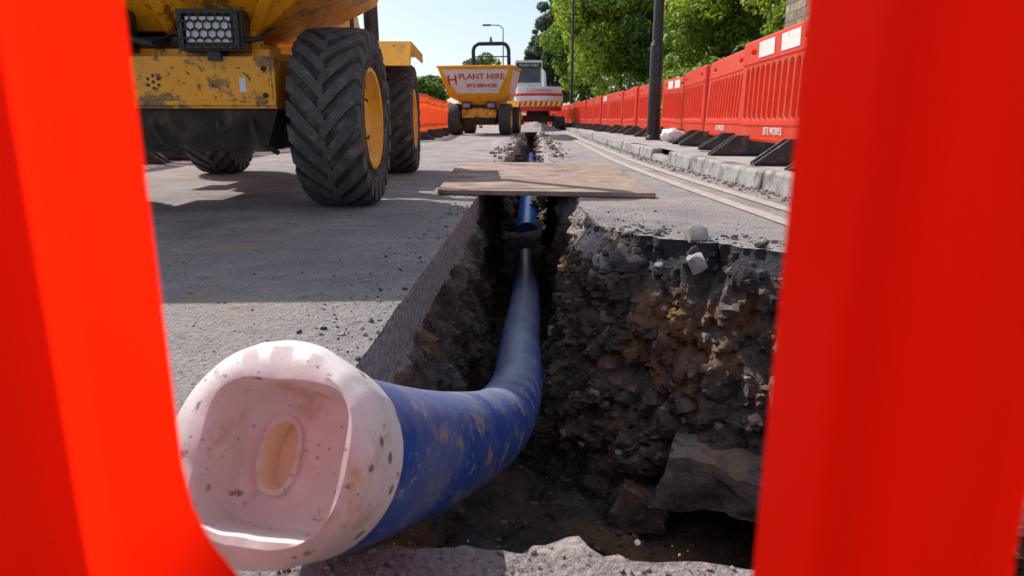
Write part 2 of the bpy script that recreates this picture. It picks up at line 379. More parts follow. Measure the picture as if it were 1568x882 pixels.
rock(lp,(.63,2.60,.02),.055,0); rock(lp,(.5,2.72,.01),.03,0); rock(lp,(.83,2.46,.01),.03,1)
for _ in range(700):
    x=random.uniform(-.28,.7);rock(lp,(x,random.gauss(.585,.03) if x<.3 else .55,.002),.001+.005*random.random()**3,0)
for _ in range(300):
    y=random.uniform(8,26); sgn=random.choice([-1,1]); x=-.04+sgn*(.3+abs(random.gauss(0,.12)))
    rock(lp,(x,y,.01),.012+.045*random.random()**2.5,random.choice([0,2,2]))
lp.obj('loose_stones',[PEB,BLACKT,ROCK],smooth=25)
sp=MB()
def heap(cx,cy,rx,ry,h):
    vs=[];K=26
    for j in range(K+1):
        for i in range(K+1):
            u=i/K*2-1;v=j/K*2-1;r=math.sqrt(u*u+v*v);x=cx+u*rx;y=cy+v*ry
            z=h*max(0,1-r)**.8*(1+.6*noise.noise(Vector((x*4,y*4,0))))+.25*h*noise.noise(Vector((x*9,y*9,3)))*max(0,1-r)-.012
            vs.append((x,y,z))
    fs=[(j*(K+1)+i,j*(K+1)+i+1,(j+1)*(K+1)+i+1,(j+1)*(K+1)+i) for j in range(K) for i in range(K)]
    sp.add(vs,fs)
heap(.0,27.6,1.2,1.2,.35); heap(.75,17,.35,2,.10); heap(-.6,14,.25,2.0,.08)
sp.obj('spoil_heap',[EARTH],smooth=60)

# ------------------------------------------------------------ kerb, pavement, lines
kb=MB(); y=-8
while y<70:
    L=.9; x0=kx(y);x1=kx(y+L); jx=random.uniform(-.01,.01); jz=random.uniform(-.01,.01)
    h=.125+jz
    if 6.6<y<7.6: h=.06
    kb.hexa([(x0+jx,y+.006,-.05),(x0+.15,y+.006,-.05),(x1+.15,y+L-.006,-.05),(x1+jx,y+L-.006,-.05)],
            [(x0+.018+jx,y+.006,h),(x0+.15,y+.006,h),(x1+.15,y+L-.006,h+jx*.6),(x1+.018+jx,y+L-.006,h+jx*.6)])
    kb.hexa([(-4.75,y+.006,-.05),(-4.6,y+.006,-.05),(-4.6,y+L-.006,-.05),(-4.75,y+L-.006,-.05)],
            [(-4.75,y+.006,.12),(-4.62,y+.006,.12),(-4.62,y+L-.006,.12),(-4.75,y+L-.006,.12)])
    y+=L
kb.obj('kerb',[KERB],bevel=.022,seg=3)
pv=MB(); 
for a,b in zip(ys[:-1],ys[1:]):
    pv.add([(kx(a)+.15,a,.118),(5.4,a,.118),(5.4,b,.118),(kx(b)+.15,b,.118)],[(0,1,2,3)])
    pv.add([(-7.4,a,.115),(-4.752,a,.115),(-4.752,b,.115),(-7.4,b,.115)],[(0,1,2,3)])
pv.obj('pavement',[PAVE],smooth=None)
yl=MB()
for a,b in zip(ys[:-1],ys[1:]):
    for o in(.22,.42):
        yl.add([(kx(a)-o-.085,a,.005),(kx(a)-o,a,.005),(kx(b)-o,b,.005),(kx(b)-o-.085,b,.005)],[(0,1,2,3)])
yl.obj('road_marking',[YEL],smooth=None)
gt=MB()
for _ in range(1700):
    y=random.uniform(2,22)*random.uniform(.4,1); x=kx(y)-abs(random.gauss(0,.07))
    rock(gt,(x,y,.002),.004+.018*random.random()**3,random.choice([0,1]))
gt.obj('gutter_debris',[ROCK,PEB],smooth=25)

pl=MB(); pl.hexa([(-.58,4.18,.004),(.72,4.02,.004),(.76,6.9,.004),(-.74,6.95,.004)],[(-.58,4.18,.034),(.72,4.02,.034),(.76,6.9,.034),(-.74,6.95,.034)])
pl.obj('road_plate',[PLATE],bevel=.005)

# ------------------------------------------------------------ pipe
def catmull(P,k=14):
    P=[Vector(p) for p in P]; P=[P[0]*2-P[1]]+P+[P[-1]*2-P[-2]]; out=[]
    for i in range(1,len(P)-2):
        for s in range(k):
            t=s/k;a,b,c,d=P[i-1],P[i],P[i+1],P[i+2]
            out.append(.5*((2*b)+(c-a)*t+(2*a-5*b+4*c-d)*t*t+(3*b-a-3*c+d)*t**3))
    out.append(P[-2]); return out
pe=empty('water_pipe',(0,0,0))
pp=[(-.222,.520,.180),(-.196,.660,.095),(-.142,1.053,-.085),(-.082,1.617,-.30),(-.050,2.25,-.455),(-.050,2.95,-.53),(-.037,4.07,-.61),(-.05,5.4,-.70),(-.06,6.2,-.80),(-.06,7.0,-.95)]
path=catmull(pp)
A=Vector(pp[0]);ax=(path[0]-path[3]).normalized()
i0=next(i for i,p in enumerate(path) if (p-A).length>.070)
b=MB(); b.tube(path[i0:],.09,n=48); b.obj('blue_pipe',[BLUE],parent=pe,smooth=60)
cap=MB(); up=Vector((0,0,1)); ux=up.cross(ax).normalized(); uy=ax.cross(ux)
def ring(rx,ry,s,p,cx=0,cy=0,n=96):
    out=[]
    for i in range(n):
        t=2*math.pi*i/n; c,sn=math.cos(t),math.sin(t)
        k=(abs(c)**p+abs(sn)**p)**(-1/p)
        x=c*k*rx+cx; y=sn*k*ry+cy
        wob=.0013*noise.noise(Vector((x*60,y*60,s*40)))
        out.append(A+ux*(x+wob)+uy*(y+wob)+ax*(s+wob))
    return out
rings=[ring(.0905,.0905,-.080,2),ring(.0930,.0930,-.077,2),ring(.0958,.0958,-.03,2),ring(.0960,.0960,-.008,2),ring(.0935,.0935,.002,2),ring(.087,.087,.010,2.1,.002),ring(.073,.073,.0160,2.7,.008,-.004),
       ring(.0655,.064,.0155,4.2,.011,-.006),ring(.0635,.062,.012,5.0,.0115,-.006),ring(.060,.059,-.034,5.5,.012,-.006),ring(.057,.056,-.040,5.5,.012,-.006),ring(.052,.051,-.042,4.5,.010,-.006),
       ring(.0215,.036,-.042,2.4,-.010,-.002),ring(.0205,.035,-.038,2.4,-.010,-.002),ring(.0165,.031,-.038,2.4,-.010,-.002),ring(.0155,.030,-.042,2.4,-.010,-.002),ring(.0145,.0285,-.066,2.4,-.010,-.002)]
nn_=96
vs=[p for r in rings for p in r]; fs=[]
for j in range(len(rings)-1):
    for i in range(nn_):
        k=(i+1)%nn_; fs.append((j*nn_+i,j*nn_+k,(j+1)*nn_+k,(j+1)*nn_+i))
cap.add(vs,fs); cap.m=[1 if k>=14*nn_ else 0 for k in range(len(fs))]
cap.add(rings[-1],[tuple(range(nn_))],1)
cap.obj('end_cap',[CAPW,CAPI],parent=pe,smooth=32)
b=MB(); b.tube(catmull([(-.05,7.1,-.72),(-.04,7.6,-.66),(-.03,9,-.56),(-.04,13,-.56),(-.04,20,-.6)],6),.13,n=28)
b.obj('far_pipe_section',[BLUEF],parent=pe,smooth=60)

# ------------------------------------------------------------ barriers
def rr(x0,x1,z0,z1,r,e=0,k=7,shear=0):
    bl_,br_,tr_,tl_=r if isinstance(r,tuple) else (r,)*4
    x0-=e;x1+=e;z0-=e;z1+=e; pts=[]
    for (cx,cz,a0,q) in((x1,z0,-90,br_),(x1,z1,0,tr_),(x0,z1,90,tl_),(x0,z0,180,bl_)):
        q=q+e; sx=-1 if cx==x1 else 1; sz=1 if cz==z0 else -1
        for i in range(k+1):
            t=rad(a0+90*i/k); X=cx+sx*q+q*math.cos(t); Z=cz+sz*q+q*math.sin(t)
            pts.append((X+shear*(Z-z0),Z))
    return pts
def barrier_sheet(b,W0,W1,Z0,Z1,holes,T,rim,m=0,edge=.02):
    outer=rr(W0,W1,Z0,Z1,.05,-edge)
    loops=[[Vector((x,z,0)) for x,z in outer]]+[[Vector((x,z,0)) for x,z in rr(*h[:5],rim,7,h[5] if len(h)>5 else 0)] for h in holes]
    tr=tessellate_polygon(loops); fl=[p for l in loops for p in l]
    fs=[]
    for t in tr:
        a,c,d=[fl[k] for k in t]
        if (c-a).cross(d-a).z<0: t=t[::-1]
        fs.append(tuple(t))
    b.add([(p.x,0,p.y) for p in fl],fs,m)
    def rings_(spec,h,flip):
        R=[]
        for e,yy in spec:
            R.append([(x,yy,z) for x,z in rr(*h[:5],e,7,h[5] if len(h)>5 else 0)])
        k=len(R[0]); vs=[p for r in R for p in r]; f=[]
        for j in range(len(R)-1):
            for i in range(k):
                q=(j*k+i,j*k+(i+1)%k,(j+1)*k+(i+1)%k,(j+1)*k+i); f.append(q[::-1] if flip else q)
        b.add(vs,f,m)
    for h in holes:
        sp=[(rim*(1-math.sin(a)),rim*(1-math.cos(a))) for a in [rad(15*q) for q in range(7)]]+[(0,T)]
        rings_(sp,h,False)
    sp=[(-edge*(1-math.sin(a)),edge*(1-math.cos(a))) for a in [rad(22.5*q) for q in range(5)]]+[(0,T)]
    rings_(sp,(W0,W1,Z0,Z1,.05),True)
def foot(b,x,m):
    P=[(-.34,0),(.36,0),(.36,.03),(.13,.19),(.06,.19),(-.04,.19),(-.11,.19),(-.34,.03)]
    for xo in(-.08,.04):
        k=len(P); vs=[(x+xo,p[0],p[1]) for p in P]+[(x+xo+.035,p[0],p[1]) for p in P]
        b.add(vs,[tuple(range(k)),tuple(range(2*k-1,k-1,-1))]+[(i,k+i,k+(i+1)%k,(i+1)%k) for i in range(k)],m)
    b.box(x-.08,x+.075,-.34,.36,0,.025,m)
    b.box(x-.07,x+.07,-.20,-.17,.02,.10,m); b.box(x-.07,x+.07,.2,.23,.02,.10,m)
def make_barrier(name,whites):
    bb=MB(); holes=[]
    for k in range(12):
        xc=-.85+k*.148; holes.append((xc-.050,xc+.050,.33,.79,.048,.10))
    for xc in(-.66,.70): holes.append((xc-.08,xc+.08,.90,.94,.018))
    barrier_sheet(bb,-1.0,1.0,.14,1.03,holes,.05,.010)
    if whites: bb.box(-.48,-.06,-.006,-.001,.86,.99,1); bb.box(.12,.54,-.006,-.001,.86,.99,1)
    bb.cyl((-1.0,.03,.1),(-1.0,.03,.98),.028,n=12,m=0); bb.cyl((1.0,.03,.1),(1.0,.03,.98),.028,n=12,m=0)
    bb.box(-.97,.97,-.012,.0,.825,.842,0); bb.box(-.97,.97,-.012,.0,.285,.303,0); bb.box(-.95,.95,-.008,0,.16,.175,0)
    foot(bb,-.72,2); foot(bb,.72,2)
    return bb.obj(name,[REDR,WHITE,BLACKR],smooth=40)
b0=make_barrier('plastic_barrier',True); b1=make_barrier('plastic_barrier',False)
used=[False,False]
def place_barrier(x0,y0,x1,y1,z,kind=1):
    if not used[kind]: o=(b0,b1)[kind]; used[kind]=True
    else: o=bpy.data.objects.new('plastic_barrier',(b0,b1)[kind].data); COL.objects.link(o)
    a=math.atan2(y1-y0,x1-x0)
    o.location=((x0+x1)/2,(y0+y1)/2,z); o.rotation_euler=(random.uniform(-.05,.05),random.uniform(-.018,.018),a+random.uniform(-.04,.04))
    return o
R=[(1.97,4.85),(2.02,6.95),(2.13,7.15),(2.18,9.2),(2.22,9.4),(2.42,11.4),(2.46,11.5),(2.40,13.5),(2.36,13.6),(2.30,15.6),(2.28,15.7),(2.22,17.7),(2.22,17.9),(2.12,19.9),(2.14,20.0),(2.1,22),(2.12,22.1),(2.05,24.1),(2.05,24.3),(2.0,26.3),(2.0,26.5),(1.95,28.5),(1.95,28.7),(1.8,30.7),(1.8,31),(1.7,33),(1.7,33.2),(1.6,35.2),(1.6,35.4),(1.3,37.4)]
for i in range(0,len(R),2):
    a,c=R[i],R[i+1]; o=place_barrier(c[0],c[1],a[0],a[1],.118,0 if i in(0,6,14) else 1)
    if i<4: text('SITE WORKS','logo_text',.085,WHITE,o,(.05,-.014,.235),(rad(90),0,0))
place_barrier(2.02,4.75,1.75,2.8,.118,0)
Lr=[(-2.55,15.5),(-2.6,17.5),(-2.65,17.7),(-2.7,19.7),(-2.75,19.9),(-2.8,21.9),(-2.8,22.1),(-2.9,24.1),(-2.9,24.3),(-3.,26.3),(-3.,26.5),(-3.1,28.5),(-3.4,13.5),(-2.8,15.3),(-4.1,5.4),(-4.15,7.4),(-4.15,7.5),(-4.1,9.5),(-4.1,9.7),(-4.0,11.7),(-3.95,11.8),(-3.5,13.4),(-4.1,3.3),(-4.1,5.3)]
for i in range(0,len(Lr),2):
    a,c=Lr[i],Lr[i+1]; place_barrier(a[0],a[1],c[0],c[1],.004)
for i in range(3): place_barrier(-3.1+2.05*i*.98,38+.2*i,-1.1+2.05*i*.98,38.1+.2*i,.004)

fb=MB(); holes=[]
for k in range(-5,6):
    xc=-.014+k*.182
    if abs(xc)<.93: holes.append((xc-.072,xc+.070,.313,.80,(.05,.022,.04,.05)))
barrier_sheet(fb,-1.06,1.03,.10,1.02,holes,.037,.011)
fb.box(-.45,-.15,-.005,0,.85,.97,1); fb.box(.15,.45,-.005,0,.85,.97,1)
foot(fb,-.76,2); foot(fb,.74,2)
fb.obj('plastic_barrier',[REDP,WHITE,BLACKR],loc=(0,.114,.004),smooth=40)

# ------------------------------------------------------------ dumper
def wheel(name,parent,loc,side,R=.452,rz=0):
    w=MB(); s=R/.475; XS=.84
    prof=[(-.165,.262),(-.195,.31),(-.208,.36),(-.205,.40),(-.19,.425),(-.15,.440),(-.1,.447),(0,.448),(.1,.447),(.15,.440),(.19,.425),(.205,.40),(.208,.36),(.195,.31),(.165,.262)]
    w.lathe([(x*s,r*s) for x,r in prof],n=64)
    for rr_ in(.345,.30):
        w.lathe([(.205*s,rr_*s+.004),(.2115*s,rr_*s),(.200*s,rr_*s-.006)],n=48)
        w.lathe([(-.205*s,rr_*s+.004),(-.2115*s,rr_*s),(-.200*s,rr_*s-.006)],n=48)
    NL=23; sp=2*math.pi/NL
    for sd in(-1,1):
        for k in range(NL):
            a0=k*sp+(0 if sd>0 else sp*.5)
            us=[-.08,.2,.45,.7,.9,1.0,1.06]
            vs=[];
            for u in us:
                x=sd*(.2*u)
                if u>1: x=sd*.212
                ang=a0-u*.40
                hw=sp*(.30+.05*u)
                rt=.476-.014*max(0,u)**3; rbm=.42
                if u>1: rt=.405
                if u==1.0: rt=.447; x=sd*.211
                if u>=1: rbm=.37
                for (da,r_) in((-hw,rbm),(-hw*.88,rt),(hw*.88,rt),(hw,rbm)):
                    t=ang+da; vs.append((x*s,r_*s*math.cos(t),r_*s*math.sin(t)))
            f=[]
            for j in range(len(us)-1):
                for i in range(3): f.append((j*4+i,j*4+i+1,j*4+5+i,j*4+4+i))
            f+=[(0,1,2,3),tuple(len(us)*4-4+q for q in(3,2,1,0))]
            w.add(vs,f,1)
    for sg in(1,-1):
        d=[(.17,.268),(.19,.272),(.196,.265),(.190,.25),(.165,.243),(.150,.235),(.115,.215),(.10,.15),(.098,.11),(.14,.10),(.155,.085),(.16,.04),(.16,.001)]
        if sg<0: d=[(.17,.268),(.17,.25),(.10,.24),(.0,.2),(.0,.001)]
        w.lathe([(sg*side*x*s,r*s) for x,r in d],n=48,m=2)
    for k in range(10):
        t=k*.6283; w.cyl((side*.095*s,.165*s*math.cos(t),.165*s*math.sin(t)),(side*.125*s,.165*s*math.cos(t),.165*s*math.sin(t)),.014,n=6,m=3)
    w.v=[(x*XS,y_,z) for x,y_,z in w.v]
    return w.obj(name,[TYRE,LUG,ORANGEC,GRIME],parent=parent,loc=loc,rot=(0,0,rz),smooth=28)
def dumper(loc,rz,front_white,swivel=0,tf=1.5,tr_=1.86,steer=0,back=1.22):
    e=empty('site_dumper',loc,rz)
    for nm,x,y,s,st in(('front_wheel_l',-.75,0,-1,steer),('front_wheel_r',.75,0,1,steer),('rear_wheel_l',-.75,2.35,-1,0),('rear_wheel_r',.75,2.35,1,0)):
        wheel(nm,e,(x,y,.452),s,rz=st)
    c=MB()
    c.box(-.50,.50,-.34,-.06,.50,.735,0)
    c.box(-.50,.50,-.355,-.342,.515,.535,0)
    c.box(-.46,.46,-.26,.30,.735,.775,0)
    c.box(-.30,.30,-.25,.1,.775,.83,1)
    for x in(-.40,.28): c.box(x,x+.12,-.24,-.12,.775,.93,0)
    for x in(-.485,.455): c.box(x,x+.03,-.347,-.341,.52,.72,0)
    for x in(-.47,.44):
        for z in(.56,.68): c.cyl((x+.015,-.346,z),(x+.015,-.358,z),.013,n=6,m=1)
    for dx,dz in((0,0),(.024,.014),(.024,-.014),(-.024,.014),(-.024,-.014),(0,.028),(0,-.028)): c.cyl((-.06+dx,-.335,.62+dz),(-.06+dx,-.3415,.62+dz),.008,n=12,m=2)
    c.box(.335,.365,-.3425,-.340,.575,.64,3)
    c.hexa([(-.42,-.28,.30),(.42,-.28,.30),(.42,.2,.30),(-.42,.2,.30)],[(-.50,-.32,.498),(.50,-.32,.498),(.50,.3,.498),(-.50,.3,.498)],1)
    c.cyl((-.6,0,.45),(.6,0,.45),.11,n=16,m=1)
    c.cyl((-.6,2.35,.45),(.6,2.35,.45),.11,n=16,m=1)
    c.box(-.25,.25,.2,2.5,.34,.62,1)
    c.box(-.36,.36,1.0,1.12,.3,.85,1)
    c.box(-.5,.5,.30,.62,.5,.80,0)
    for x in(-.42,-.1,.2,.36): c.tube([(x,-.3,.47),(x+.02,-.345,.40),(x+.05,-.35,.34),(x+.12,-.3,.29)],.012,8,1)
    c.tube([(.1,-.3,.78),(.16,-.36,.80),(.30,-.37,.79),(.44,-.30,.82),(.46,-.1,.9)],.014,8,2)
    c.tube([(-.35,-.3,.80),(-.2,-.37,.82),(-.05,-.34,.79),(.02,-.2,.84)],.016,8,2)
    c.obj('chassis',[ORANGE,GRIME,BLACKP,WHITE],parent=e,bevel=.012,seg=3)
    r=MB()
    r.hexa([(-.42,1.3,.62),(.42,1.3,.62),(.42,3.1,.62),(-.42,3.1,.62)],[(-.42,1.5,1.12),(.42,1.5,1.12),(.40,3.02,1.2),(-.40,3.02,1.2)],0)
    r.hexa([(-.40,2.2,1.12),(.40,2.2,1.12),(.40,3.0,1.12),(-.40,3.0,1.12)],[(-.34,2.3,1.42),(.34,2.3,1.42),(.36,2.95,1.38),(-.36,2.95,1.38)],0)
    for s in(-1,1):
        xa,xb=sorted((s*.44,s*.96))
        r.box(xa,xb,1.72,2.75,.99,1.02,0)
        r.hexa([(xa,1.52,.83),(xb,1.52,.83),(xb,1.56,.83),(xa,1.56,.83)],[(xa,1.70,1.02),(xb,1.70,1.02),(xb,1.745,1.02),(xa,1.745,1.02)],0)
        r.box(min(s*.945,s*.96),max(s*.945,s*.96),1.72,2.75,.94,.988,0)
        r.box(min(s*.5,s*.72),max(s*.5,s*.72),1.15,1.5,.42,.46,2)
        r.box(min(s*.44,s*.47),max(s*.44,s*.47),1.15,1.5,.46,.9,0)
        r.cyl((s*.6,1.25,.9),(s*.6,1.25,1.35),.016,n=8,m=2)
    r.box(-.25,.25,1.35,1.5,1.0,1.5,2)
    r.cyl((0,1.42,1.5),(0,1.5,1.62),.02,n=8,m=2); r.lathe([(0,.17),(.018,.185),(.018,.155),(0,.17)],n=24,m=2,M=Matrix.Translation((0,1.5,1.63))@Matrix.Rotation(rad(70),4,'Y'))
    r.box(-.24,.24,1.85,2.25,1.12,1.26,2); r.box(-.23,.23,2.2,2.3,1.26,1.62,2)
    pts=[(-.58,2.30,1.0),(-.58,2.25,1.6),(-.57,2.15,2.45)]
    for q in range(7):
        t=rad(15*q); pts.append((-.57+.2*(1-math.cos(t)) ,2.14,2.55+.24*math.sin(t)))
    pts=pts+[(-x,y_,z) for x,y_,z in pts[::-1]]
    r.tube(pts,.06,14,2)
    r.tube([(-.55,2.16,2.4),(.55,2.16,2.4)],.02,8,2)
    r.cyl((0,2.14,2.83),(0,2.14,2.87),.05,n=12,m=2); r.cyl((0,2.14,2.87),(0,2.14,2.99),.045,.035,n=12,m=3)
    r.obj('rear_body',[ORANGEC,GRIME,BLACKP,GREENC],parent=e,bevel=.01)
    k=MB()
    kb_=min(back,1.12); wd=1.06 if back>1 else .98
    B=[(-.42,-.20,.86),(.42,-.20,.86),(.42,kb_-.12,.86),(-.42,kb_-.12,.86)]
    K=[(-.86,-.50,1.10),(.86,-.50,1.10),(.86,kb_,1.10),(-.86,kb_,1.10)]
    T=[(-wd,-1.0,tf),(wd,-1.0,tf),(wd,back,tr_),(-wd,back,tr_)]
    Ti=[(-wd+.05,-.92,tf),(wd-.05,-.92,tf),(wd-.05,back-.05,tr_),(-wd+.05,back-.05,tr_)]
    Bi=[(-.5,-.2,1.05),(.5,-.2,1.05),(.5,kb_-.17,1.05),(-.5,kb_-.17,1.05)]
    vs=B+K+T+Ti+Bi
    fs=[(3,2,1,0)]; ms=[0]
    for a in(0,4,8):
        for i in range(4):
            j=(i+1)%4; fs.append((a+i,a+j,a+4+j,a+4+i)); ms.append(0)
    for i in range(4):
        j=(i+1)%4; fs.append((12+i,12+j,16+j,16+i)); ms.append(1)
    fs.append((16,17,18,19)); ms.append(1)
    k.v+=vs; k.f+=fs; k.m+=ms
    for i in range(4): k.tube([T[i],T[(i+1)%4]],.03,8,0)
    for x in(-.62,0,.62):
        k.hexa([(x*.6-.03,-.22,.84),(x*.6+.03,-.22,.84),(x*.6+.03,-.1,.84),(x*.6-.03,-.1,.84)],[(x-.03,-.54,1.11),(x+.03,-.54,1.11),(x+.03,-.43,1.11),(x-.03,-.43,1.11)],0)
    k.box(-.3,.3,-.1,.55,.79,.858,2)
    so=k.obj('skip',[ORANGE if not front_white else ORANGEC,GRIME,BLACKP],parent=e,rot=(0,0,swivel),bevel=.008)
    d=MB()
    def lerp(a,b_,t): return Vector(a).lerp(Vector(b_),t)
    for (i,j) in((0,1),(1,2),(3,0)):
        k0,k1,t1,t0=K[i],K[j],T[j],T[i]
        def pt(u,v): return lerp(lerp(k0,k1,u),lerp(t0,t1,u),v)
        nrm=(pt(1,0)-pt(0,0)).cross(pt(0,1)-pt(0,0)).normalized()
        q=[pt(.16,.10),pt(.84,.10),pt(.95,.90),pt(.05,.90)]
        d.add([p+nrm*.004 for p in q],[(0,1,2,3)],0)
        if (i,j)==(0,1):
            zx=(pt(1,0)-pt(0,0)).normalized(); zy=nrm.cross(zx)
            F=Matrix((( zx.x,zy.x,nrm.x,0),(zx.y,zy.y,nrm.y,0),(zx.z,zy.z,nrm.z,0),(0,0,0,1)))
            for body,sz,u,v in(('PLANT HIRE',.24,.58,.66),('SITE SERVICES',.14,.58,.36),('H',.42,.15,.55)):
                t=text(body,'skip_lettering',sz,REDC,so,(0,0,0),(0,0,0)); t.data.offset=.006; t.matrix_local=Matrix.Translation(pt(u,v)+nrm*.006)@F
    d.obj('skip_decal',[WHITE],parent=so,smooth=None)
    for x in((.24,-.28) if not front_white else (.36,-.36)):
        h=MB()
        M=Matrix.Translation((x,-.36,.845))
        h.box(-.145,.145,-.03,.09,-.09,.09,0,M)
        h.box(-.10,.10,-.045,-.032,-.055,.055,1,M)
        for i in range(7):
            for j in range(4):
                cx=-.115+i*.038+(.019 if j%2 else 0); cz=-.055+j*.036
                if cx>.12: continue
                pts=[(cx+.021*math.cos(rad(60*q+30)),-.054,cz+.021*math.sin(rad(60*q+30))) for q in range(7)]
                h.tube(pts,.0035,5,0,M,caps=False)
        h.box(-.13,.13,-.052,-.03,.066,.082,0,M);h.box(-.13,.13,-.052,-.03,-.082,-.066,0,M)
        h.box(-.135,-.112,-.052,-.03,-.08,.08,0,M);h.box(.112,.135,-.052,-.03,-.08,.08,0,M)
        h.box(-.03,.03,-.01,.12,-.13,-.09,0,M)
        h.obj('headlamp',[BLACKP,LENS],parent=e,bevel=.012,seg=3)
    return e
dumper((-1.74,3.62,0),rad(4.4),False,tf=1.45,tr_=1.45,steer=rad(-3),back=.62)
dumper((-1.54,20.8,0),rad(-5),True,tf=1.88,tr_=1.92)

# ------------------------------------------------------------ excavator (rear view)
ex=empty('excavator',(.22,31,0),rad(3))
u=MB()
for s in(-1,1):
    x0,x1=(-1.08,-.68) if s<0 else (.68,1.08)
    P=[(-1.15,.18),(-1.0,.05),(1.0,.05),(1.15,.18),(1.15,.42),(1.0,.58),(-1.0,.58),(-1.15,.42)]
    k=len(P); u.add([(x0,p[0],p[1]) for p in P]+[(x1,p[0],p[1]) for p in P],[tuple(range(k)),tuple(range(2*k-1,k-1,-1))]+[(i,k+i,k+(i+1)%k,(i+1)%k) for i in range(k)],0)
    for i in range(14):
        y=-1.0+i*.155; u.box(x0-.01,x1+.01,y-.03,y+.03,.0,.05,0)
    for i in range(4): u.box(x0-.01,x1+.01,-1.19,-1.13,.12+i*.1,.16+i*.1,0)
u.box(-.68,.68,-.5,.5,.35,.62,0); u.cyl((0,0,.62),(0,0,.80),.5,n=24,m=0)
u.obj('undercarriage',[GRIME],parent=ex,bevel=.02)
h=MB()
def arcbody(b,z0,z1,Rr,W,m,yb=.2):
    pts=[]
    for i in range(13):
        t=rad(200+140*i/12); pts.append((W*math.cos(t)/math.cos(rad(20)),-.35+Rr*math.sin(t)*.95))
    pts+= [(W,yb),(-W,yb)]
    k=len(pts); b.add([(p[0],p[1],z0) for p in pts]+[(p[0],p[1],z1) for p in pts],[tuple(range(k-1,-1,-1)),tuple(range(k,2*k))]+[(i,(i+1)%k,k+(i+1)%k,k+i) for i in range(k)],m)
arcbody(h,.98,1.42,.85,1.03,0); arcbody(h,1.421,1.52,.86,1.04,1); arcbody(h,1.521,1.80,.80,.98,0)
arcbody(h,.80,.979,.80,.98,1)
h.box(-1.0,1.0,.2,1.1,.82,1.25,0)
h.box(.1,1.0,.2,1.0,1.25,1.7,0)
h.box(-.95,.95,-1.19,-1.17,1.0,1.20,1)
for i in range(8): 
    x=-.8+i*.22; h.hexa([(x,-1.20,1.01),(x+.11,-1.20,1.01),(x+.11,-1.192,1.01),(x,-1.192,1.01)],[(x+.06,-1.20,1.19),(x+.17,-1.20,1.19),(x+.17,-1.192,1.19),(x+.06,-1.192,1.19)],2)
h.box(.35,.9,-.75,.1,1.80,1.86,3)
h.obj('house_body',[WHITE,REDC,YELC,GRIME],parent=ex,bevel=.02)
c=MB()
for x in(-1.0,.08):
    for y in(-.35,.95): c.box(x-.0,x+.07,y,y+.07,1.3,2.82,0)
c.box(-1.0,.15,-.38,1.05,2.80,2.90,0); c.box(-1.0,.15,-.38,-.30,1.80,1.98,0)
c.box(-.93,.08,-.33,-.32,1.98,2.80,1); c.box(-.99,-.98,-.28,.95,1.6,2.8,1); c.box(.13,.14,-.28,.95,1.6,2.8,1)
c.box(-.7,-.2,.2,.35,1.7,2.35,2)
c.box(-.95,.1,-.40,-.385,2.60,2.79,3)
c.obj('cab',[WHITE,GLASS,BLACKP,BLACKP],parent=ex,bevel=.01)
text('PLANT HIRE','cab_lettering',.15,WHITE,ex,(-.43,-.405,2.69),(rad(90),0,0))
text('EXCAVATION','body_lettering',.17,REDC,ex,(0,-1.135,1.63),(rad(90),0,0))
bo=MB(); bo.tube([(.3,1.0,1.3),(.3,2.2,2.5),(.3,3.4,2.7),(.3,4.6,2.0)],[.18,.2,.16,.12],8,0)
bo.tube([(.3,4.6,2.0),(.3,4.4,1.0),(.3,4.2,.6)],[.13,.11,.1],8,0); bo.box(-.1,.7,3.7,4.3,.15,.6,1); bo.cyl((.3,1.3,1.2),(.3,2.5,2.1),.06,n=8,m=1)
bo.obj('boom',[WHITE,GRIME],parent=ex,bevel=.01)

# ------------------------------------------------------------ lamp posts, bag, post
def lamp(x,y,z,H,r):
    b=MB(); prof=[(z,r*1.15),(z+.05,r*1.15),(z+.08,r),(z+1.5,r),(z+1.56,r*.8),(z+H,r*.5)]
    for (a,ra),(c_,rc) in zip(prof[:-1],prof[1:]): b.cyl((x,y,a),(x,y,c_),ra,rc,n=20)
    b.tube([(x,y,z+H),(x-.3,y,z+H+.25),(x-1.1,y,z+H+.3)],.04,8); b.box(x-1.75,x-1.05,y-.13,y+.13,z+H+.22,z+H+.34)
    b.box(x-.06,x+.06,y-r-.004,y-r+.02,z+.5,z+1.0)
    b.obj('street_lamp',[BLACKP],bevel=.004)
lamp(2.00,11.7,.118,8,.105); lamp(1.95,36,.118,9,.09); lamp(-2.6,62,0,8.0,.08)
sb=MB(); vs=[];K=20
for j in range(K+1):
    for i in range(2*K):
        th=math.pi*j/K;ph=math.pi*i/K
        x=math.copysign(abs(math.sin(th)*math.cos(ph))**.75,math.cos(ph))*.20;y=math.copysign(abs(math.sin(th)*math.sin(ph))**.75,math.sin(ph))*.17;z=math.cos(th)*.10
        p=Vector((x,y,z)); p*=1+.28*noise.noise(p*9)+.1*noise.noise(p*25); vs.append((p.x,p.y,max(p.z,-.09)))
sb.add(vs,[(j*2*K+i,j*2*K+(i+1)%(2*K),(j+1)*2*K+(i+1)%(2*K),(j+1)*2*K+i) for j in range(K) for i in range(2*K)])
sb.obj('sandbag',[WHITE],loc=(2.10,10.4,.21),rot=(0,.15,.5),smooth=60)
bo=MB(); bo.cyl((4.3,32,.1),(4.3,32,2.4),.07,.07,n=10); bo.obj('timber_post',[BARK])

